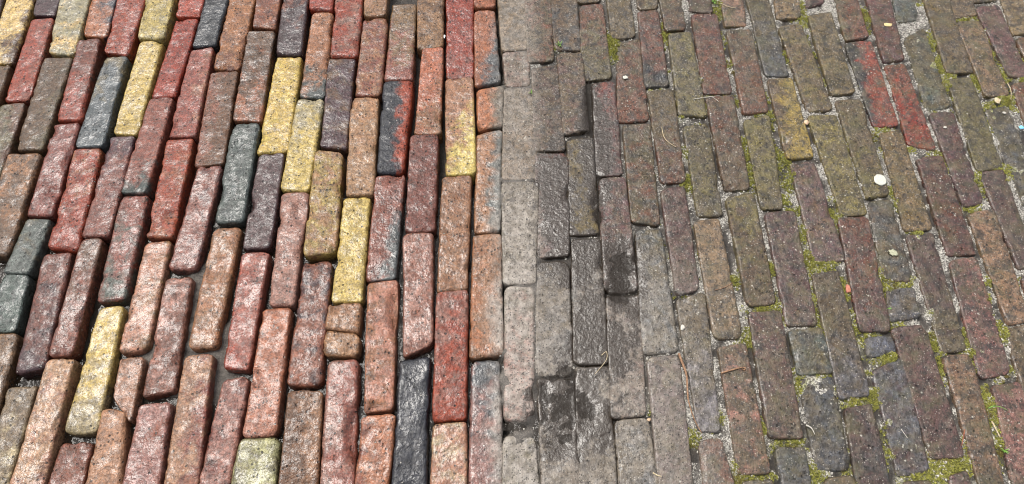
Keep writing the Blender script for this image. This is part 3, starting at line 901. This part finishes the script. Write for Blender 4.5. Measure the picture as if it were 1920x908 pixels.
# the ground goes on around the paving
gm = mesh_from('ground', [(-40, -40, -0.05), (40, -40, -0.05), (40, 40, -0.05), (-40, 40, -0.05)], [(0, 1, 2, 3)],
               simple_mat('trodden_earth', (0.05, 0.042, 0.034), (0.12, 0.10, 0.08), 0.8, 20))
tag(add('ground', gm), 'bare brown earth around the brick paving', 'ground', kind='structure')

# ------------------------------------------------------------------ loose grains and moss in the joints
ci, cj = np.nonzero(~covered)
JX, JY = GX0 + (ci + .5) * CELL, GY0 + (cj + .5) * CELL
sx, sy = to_survey(JX, JY)
keep = (sx > 930) & (sx < 1990) & (sy > -40) & (sy < 960)
JX, JY = JX[keep], JY[keep]


def scatter(n, weight, zoff, size, shape_v, shape_f, squash=(0.6, 1.0)):
    p = weight / weight.sum()
    pick = rng.choice(len(JX), n, p=p)
    X = JX[pick] + rng.uniform(-.0015, .0015, n)
    Y = JY[pick] + rng.uniform(-.0015, .0015, n)
    Z = fills(X, Y)[0] + zoff
    sv, sf = np.array(shape_v, float), np.array(shape_f)
    m = len(sv)
    S = rng.uniform(size[0], size[1], n)[:, None, None] * np.stack([rng.uniform(.7, 1.3, n), rng.uniform(.7, 1.3, n), rng.uniform(*squash, n)], -1)[:, None, :]
    A = rng.uniform(0, 6.283, n)
    ca, sa = np.cos(A)[:, None], np.sin(A)[:, None]
    V = sv[None] * (1 + rng.normal(0, .16, (n, m, 1))) * S
    V = np.stack([V[..., 0] * ca - V[..., 1] * sa, V[..., 0] * sa + V[..., 1] * ca, V[..., 2]], -1) + np.stack([X, Y, Z], -1)[:, None, :]
    Fc = (sf[None] + (np.arange(n) * m)[:, None, None]).reshape(-1, sf.shape[1])
    return V.reshape(-1, 3), [tuple(int(a) for a in f) for f in Fc]


OCT_V = [(1, 0, 0), (0, 1, 0), (-1, 0, 0), (0, -1, 0), (0, 0, 1)]
OCT_F = [(0, 1, 4), (1, 2, 4), (2, 3, 4), (3, 0, 4)]
fz, fs_, fw, fm = fills(JX, JY)
gv, gf = scatter(13000, (fw + 0.03) * (1 - fm * .45) + 1e-6, 0.0009, (0.0006, 0.0022), OCT_V, OCT_F)
grains = add('sand_grains', mesh_from('sand_grains', gv, gf, simple_mat('pale_joint_sand', (0.20, 0.18, 0.15), (0.58, 0.56, 0.50), 0.6, 350), False))
tag(grains, 'pale coarse sand grains lying in the joints of the grimy half', 'sand', kind='stuff')
# moss: cushions of little pointed shoots
MV, MF = [], []
for t in range(7):
    a0 = t * 2.4
    rr = 0.0 if t == 0 else 0.75
    cxm, cym = math.cos(a0) * rr, math.sin(a0) * rr
    b0 = len(MV)
    for q in range(3):
        MV.append((cxm + math.cos(a0 + q * 2.09) * .5, cym + math.sin(a0 + q * 2.09) * .5, 0))
    MV.append((cxm * 1.35, cym * 1.35, 1.25 if t == 0 else 0.95))
    MF += [(b0, b0 + 1, b0 + 3), (b0 + 1, b0 + 2, b0 + 3), (b0 + 2, b0, b0 + 3)]
mv, mf = scatter(8500, np.maximum(fm, 0) ** 1.4 + 1e-6, 0.0005, (0.0008, 0.0027), MV, MF, (0.8, 1.6))
mm = NT('joint_moss')
geo = mm.n('ShaderNodeNewGeometry').outputs['Position']
nn, n5 = mm.noise(geo, 420, 3, 0.7), mm.noise(geo, 26, 3, 0.6)
mc = mm.mix(mm.rng(nn, 0.35, 0.65), (0.09, 0.09, 0.020), (0.46, 0.45, 0.11))
mc = mm.mix(mm.rng(n5, 0.55, 0.7), mc, (0.16, 0.115, 0.04))
MAT_MOSS = mm.out(Base_Color=mc, Roughness=0.7)
moss = add('moss', mesh_from('moss', mv, mf, MAT_MOSS, False))
tag(moss, 'yellow green moss growing in the joints of the grimy half', 'moss', kind='stuff')


# ------------------------------------------------------------------ standing rain water
def puddle(name, cx, cy, rx, ry, z, label, n=64, seed=0):
    pts = []
    for k in range(n):
        a = k / n * 2 * math.pi
        s = 1 + 0.18 * math.sin(3 * a + seed) + 0.10 * math.sin(7 * a + seed * 2)
        g = to_ground(cx + rx * s * math.cos(a), cy + ry * s * math.sin(a))
        pts.append(g)
    pts = np.array(pts)
    c = pts.mean(0)
    vs = [(0, 0, 0)]
    fs = []
    rings = 6
    for q in range(1, rings + 1):
        for p in pts:
            d = (p - c) * q / rings
            vs.append((d[0], d[1], -0.0005 if q == rings else 0))
    for k in range(n):
        fs.append((0, 1 + (k + 1) % n, 1 + k))
    for q in range(rings - 1):
        for k in range(n):
            a0, a1 = 1 + q * n + k, 1 + q * n + (k + 1) % n
            fs.append((a0, a1, a1 + n, a0 + n))
    o = add(name, mesh_from(name, vs, fs, MAT_WATER), None, (c[0], c[1], z))
    return tag(o, label, 'puddle', 'rain puddles on the grimy half', kind='stuff')


puddle('puddle', 1062, 765, 62, 85, -0.0029, 'largest shallow rain puddle spread over sunken grey bricks near the bottom', seed=1)
puddle('puddle', 1168, 512, 34, 66, -0.0028, 'small muddy brown puddle in a hollow right of the silt strip', seed=2)
puddle('puddle', 1104, 205, 12, 62, -0.0040, 'narrow puddle in a joint near the top centre', seed=3)
puddle('puddle', 972, 800, 40, 12, -0.0060, 'short dark puddle across the end of a pinkish brick', seed=4)
puddle('puddle', 1120, 380, 12, 66, -0.0042, 'thin dark puddle along a joint above the muddy brown hollow', seed=5)
wv = [(*to_ground(x, y), -0.0215) for x, y in ((-60, 960), (905, 960), (905, 360), (-60, 360))]
tag(add('joint_water', mesh_from('joint_water', wv, [(0, 1, 2, 3)], MAT_WATER)), 'rain water standing deep in the open joints of the clean bricks', 'water', kind='stuff')


# ------------------------------------------------------------------ small loose things
def tube(pts, radii, sides=6):
    vs, fs = [], []
    P = [Vector(p) for p in pts]
    for i, p in enumerate(P):
        d = (P[min(i + 1, len(P) - 1)] - P[max(i - 1, 0)]).normalized()
        u = d.cross(Vector((0, 0, 1))).normalized()
        w = u.cross(d)
        for k in range(sides):
            a = k / sides * 2 * math.pi
            vs.append(p + (u * math.cos(a) + w * math.sin(a)) * radii[i])
    for i in range(len(P) - 1):
        for k in range(sides):
            k2 = (k + 1) % sides
            fs.append((i * sides + k, i * sides + k2, (i + 1) * sides + k2, (i + 1) * sides + k))
    fs.append(tuple(range(sides - 1, -1, -1)))
    fs.append(tuple(range((len(P) - 1) * sides, len(P) * sides)))
    return vs, fs


def strand(name, sh, pts, r0, r1, mat, label, cat, lift=0.001, sides=6, arch=0.0, group=None):
    g = [sheet(sh, *p) for p in pts]
    # smooth the run a little
    out = []
    for i in range(len(g) - 1):
        for s in range(4):
            t = s / 4
            p0, p1, p2, p3 = g[max(i - 1, 0)], g[i], g[i + 1], g[min(i + 2, len(g) - 1)]
            out.append(0.5 * ((2 * p1) + (p2 - p0) * t + (2 * p0 - 5 * p1 + 4 * p2 - p3) * t * t + (3 * p1 - p0 - 3 * p2 + p3) * t ** 3))
    out.append(g[-1])
    n = len(out)
    c = out[0]
    P = [(p[0] - c[0], p[1] - c[1], math.sin(i / (n - 1) * math.pi) * arch) for i, p in enumerate(out)]
    R = [r0 + (r1 - r0) * i / (n - 1) for i in range(n)]
    vs, fs = tube(P, R, sides)
    return tag(add(name, mesh_from(name, vs, fs, mat), None, (c[0], c[1], lift + r0 * 0.6)), label, cat, group)


def chip(name, sh, x, y, size, h, mat, label, cat, seed=0, sides=9, z=0.001, rag=0.22):
    """small flattish lump with an irregular outline"""
    r = np.random.default_rng(seed)
    c = sheet(sh, x, y)
    vs, fs = [], []
    prof = r.uniform(1 - rag, 1 + rag, sides)
    for zz, k in ((0, 0.9), (0.45, 1.0), (0.85, 0.8), (1.0, 0.4)):
        for i in range(sides):
            a = i / sides * 2 * math.pi
            q = prof[i] * k * r.uniform(.95, 1.05)
            vs.append((math.cos(a) * size[0] * q, math.sin(a) * size[1] * q, zz * h * r.uniform(.85, 1.1)))
    for lv in range(3):
        for i in range(sides):
            j = (i + 1) % sides
            fs.append((lv * sides + i, lv * sides + j, (lv + 1) * sides + j, (lv + 1) * sides + i))
    fs.append(tuple(3 * sides + i for i in range(sides)))
    fs.append(tuple(range(sides - 1, -1, -1)))
    return tag(add(name, mesh_from(name, vs, fs, mat), None, (c[0], c[1], z)), label, cat)


BARK = simple_mat('dry_twig_bark', (0.12, 0.06, 0.03), (0.30, 0.17, 0.09), 0.6, 300)
STRAW = simple_mat('dry_straw', (0.34, 0.26, 0.15), (0.55, 0.46, 0.30), 0.6, 300)
PALE = simple_mat('bleached_fibre', (0.36, 0.34, 0.29), (0.52, 0.49, 0.43), 0.6, 300)
GRASS = simple_mat('fresh_grass', (0.10, 0.22, 0.03), (0.22, 0.38, 0.07), 0.5, 300)
RUSTY = simple_mat('red_brown_needle', (0.16, 0.05, 0.02), (0.28, 0.10, 0.05), 0.5, 300)
strand('twig', 'L', [(545, 215), (572, 285), (588, 340), (592, 420), (600, 480), (630, 570), (668, 640)], 0.0024, 0.0006, BARK,
       'long thin brown twig lying along a joint right of bottom centre', 'twig')
strand('curled_stem', 'L', [(770, 320), (830, 302), (880, 290), (898, 292), (893, 303), (880, 296)], 0.0014, 0.0009, BARK,
       'short brown stem with a curled end on a greyish brick', 'stem', 0.0015)
strand('dry_tendril', 'L', [(135, 225), (160, 205), (165, 235), (150, 265), (100, 325)], 0.0007, 0.0004, STRAW,
       'curly dry tendril in a joint beside silt covered bricks', 'tendril', 0.0015)
strand('pine_needle', 'J', [(455, 680), (468, 735), (500, 768), (535, 788)], 0.0007, 0.0005, STRAW,
       'bent straw coloured needle on a reddish brick in the upper middle', 'needle', 0.002)
strand('pine_needle', 'J', [(620, 532), (690, 522), (765, 512)], 0.0006, 0.0004, PALE,
       'straight pale needle across the end joint of a red brown brick', 'needle', 0.0015, group='needles at the red brown brick end')
strand('pine_needle', 'J', [(688, 516), (725, 522), (758, 546)], 0.0006, 0.0004, PALE,
       'bent pale needle crossing another below a red brown brick', 'needle', 0.0022, group='needles at the red brown brick end')
strand('pine_needle', 'K', [(735, 696), (790, 680), (832, 656)], 0.0007, 0.0005, BARK,
       'brown needle lying across a yellowish brick right of centre', 'needle', 0.002)
strand('pine_needle', 'N', [(998, 364), (1040, 383), (1078, 404)], 0.0007, 0.0005, PALE,
       'bleached needle lying across a dark brown brick at upper right', 'needle', 0.0018, int(old))
strand('pine_needle', 'R', [(705, 615), (722, 640), (742, 666)], 0.0006, 0.0004, PALE,
       'bleached needle on a long slate grey brick at lower right', 'needle', 0.0015)
strand('pine_needle', 'R', [(1042, 620), (1036, 660), (1026, 705)], 0.0012, 0.0006, RUSTY,
       'red brown needle at the edge of a purple brick lower right', 'needle', 0.0015)
strand('straw', 'S', [(840, 355), (875, 420), (915, 500)], 0.0013, 0.0009, STRAW, 'pale straw stalk in the mossy joint left of a pink brick', 'straw', 0.002)
strand('straw', 'O', [(985, 740), (1015, 810), (1015, 890)], 0.0008, 0.0006, STRAW, 'yellow straw curving out of the weeds near the right edge', 'straw', 0.001)
strand('straw', 'L', [(408, 848), (432, 862), (455, 868)], 0.0013, 0.0008, STRAW, 'stub of pale straw on grey bricks at bottom right of centre', 'straw', 0.001)
strand('straw', 'J', [(768, 22), (815, 42), (850, 45)], 0.0006, 0.0004, STRAW, 'thin straw on a yellowish brick at the top edge', 'straw', 0.002)
strand('grass_blade', 'S', [(812, 238), (850, 228), (915, 240), (985, 262)], 0.0012, 0.0003, GRASS,
       'single green grass blade leaning over a pinkish brick at right', 'grass', 0.002, 4, 0.006)


def sprout(name, sh, x, y, n, length, label, seed):
    r = np.random.default_rng(seed)
    c = sheet(sh, x, y)
    vs, fs = [], []
    for _ in range(n):
        a, l = r.uniform(0, 6.28), r.uniform(.5, 1) * length
        d = Vector((math.cos(a), math.sin(a), 0))
        P = [d * l * t + Vector((0, 0, l * 0.7 * math.sin(t * 2.2))) for t in (0, .35, .7, 1.0)]
        v, f = tube(P, [0.0007, 0.0009, 0.0006, 0.0001], 4)
        b = len(vs)
        vs += v
        fs += [tuple(i + b for i in q) for q in f]
    return tag(add(name, mesh_from(name, vs, fs, GRASS), None, (c[0], c[1], -0.003)), label, 'weed')


sprout('weed', 'G', 935, 240, 9, 0.011, 'tiny green sprout in a joint near the top centre', 1)
sprout('weed', 'G', 785, 492, 6, 0.009, 'tiny green sprout beside silt covered bricks, upper middle', 2)
sprout('weed', 'J', 735, 12, 9, 0.012, 'bright green sprout in a joint at the top edge', 3)
sprout('weed', 'Q', 418, 672, 6, 0.006, 'tiny green sprout left of a short dark grey brick', 4)
sprout('weed', 'S', 965, 610, 8, 0.008, 'light green sprout in the mossy joint near the lower right corner', 5)

LICH = simple_mat('pale_lichen', (0.40, 0.40, 0.33), (0.56, 0.55, 0.48), 0.8, 500)
chip('lichen_spot', 'N', 596, 448, (0.0125, 0.0125), 0.0012, LICH, 'round whitish lichen spot on an olive grey brick', 'lichen', 3, 20, 0.0006, 0.05)
chip('plastic_bit', 'P', 1106, 284, (0.0046, 0.0046), 0.002, simple_mat('light_blue_plastic', (0.18, 0.50, 0.72), (0.25, 0.58, 0.78), 0.4, 50, 0.1),
     'light blue scrap of plastic at the right edge', 'scrap', 4)
chip('petal', 'G', 320, 188, (0.0022, 0.0052), 0.0015, simple_mat('white_petal', (0.8, 0.78, 0.72), (0.86, 0.85, 0.8), 0.5, 80, 0.1),
     'small white petal in the joint left of a bright red brick', 'petal', 5, 12, -0.004)
TANSTONE = simple_mat('tan_stone', (0.38, 0.25, 0.15), (0.55, 0.40, 0.27), 0.6, 250)
chip('pebble', 'N', 205, 140, (0.005, 0.0062), 0.004, TANSTONE, 'small pinkish tan pebble beside a mottled yellow brick', 'pebble', 6, 8, -0.002)
chip('pebble', 'Q', 200, 572, (0.0046, 0.0085), 0.004, simple_mat('red_brick_chip', (0.32, 0.10, 0.06), (0.45, 0.18, 0.12), 0.6, 250),
     'salmon red chip of brick in a mossy joint', 'pebble', 7, 8, -0.003)
chip('dry_leaf', 'M', 1062, 226, (0.0095, 0.0055), 0.0012, simple_mat('dry_leaf', (0.42, 0.33, 0.14), (0.58, 0.47, 0.24), 0.6, 250),
     'scrap of yellowish dry leaf on a mauve brick near the top', 'leaf', 8, 11, 0.001)
chip('dry_leaf', 'P', 900, 42, (0.0062, 0.0072), 0.002, STRAW, 'tan leaf scrap among weeds at upper right', 'leaf', 9, 9, 0.0)
chip('pebble', 'J', 261, 413, (0.0052, 0.0045), 0.0015, LICH, 'pale round speck on a dark red brown brick', 'pebble', 10, 10, 0.0004)
chip('pebble', 'N', 398, 696, (0.0042, 0.0036), 0.002, PALE, 'whitish pebble at the end of a long dark brown brick', 'pebble', 11, 8, 0.0)
chip('pebble', 'L', 388, 565, (0.0036, 0.0030), 0.002, TANSTONE, 'tiny orange tan pebble in a joint at bottom centre right', 'pebble', 12, 8, -0.001)
chip('pebble', 'L', 566, 76, (0.004, 0.005), 0.002, PALE, 'whitish pebble above the long twig', 'pebble', 13, 8, 0.0)
chip('pebble', 'P', 958, 152, (0.0036, 0.0026), 0.0014, PALE, 'white speck on a dark grey brick at the right edge', 'pebble', 14, 8, 0.0006)
chip('pebble', 'P', 432, 281, (0.0040, 0.0026), 0.0014, PALE, 'cream speck on a dark brown brick below a red brick', 'pebble', 15, 8, 0.0006)
strand('feather', 'R', [(200, 596), (222, 606), (236, 622), (246, 645)], 0.0016, 0.0004, PALE, 'tiny white downy feather on a mossy joint, lower right', 'feather', 0.001)
chip('lichen_spot', 'Q', 438, 380, (0.0075, 0.007), 0.0009, simple_mat('grey_green_lichen', (0.26, 0.26, 0.17), (0.40, 0.39, 0.28), 0.8, 500),
     'faint greenish lichen spot on a long grey brick', 'lichen', 16, 16, 0.0004)
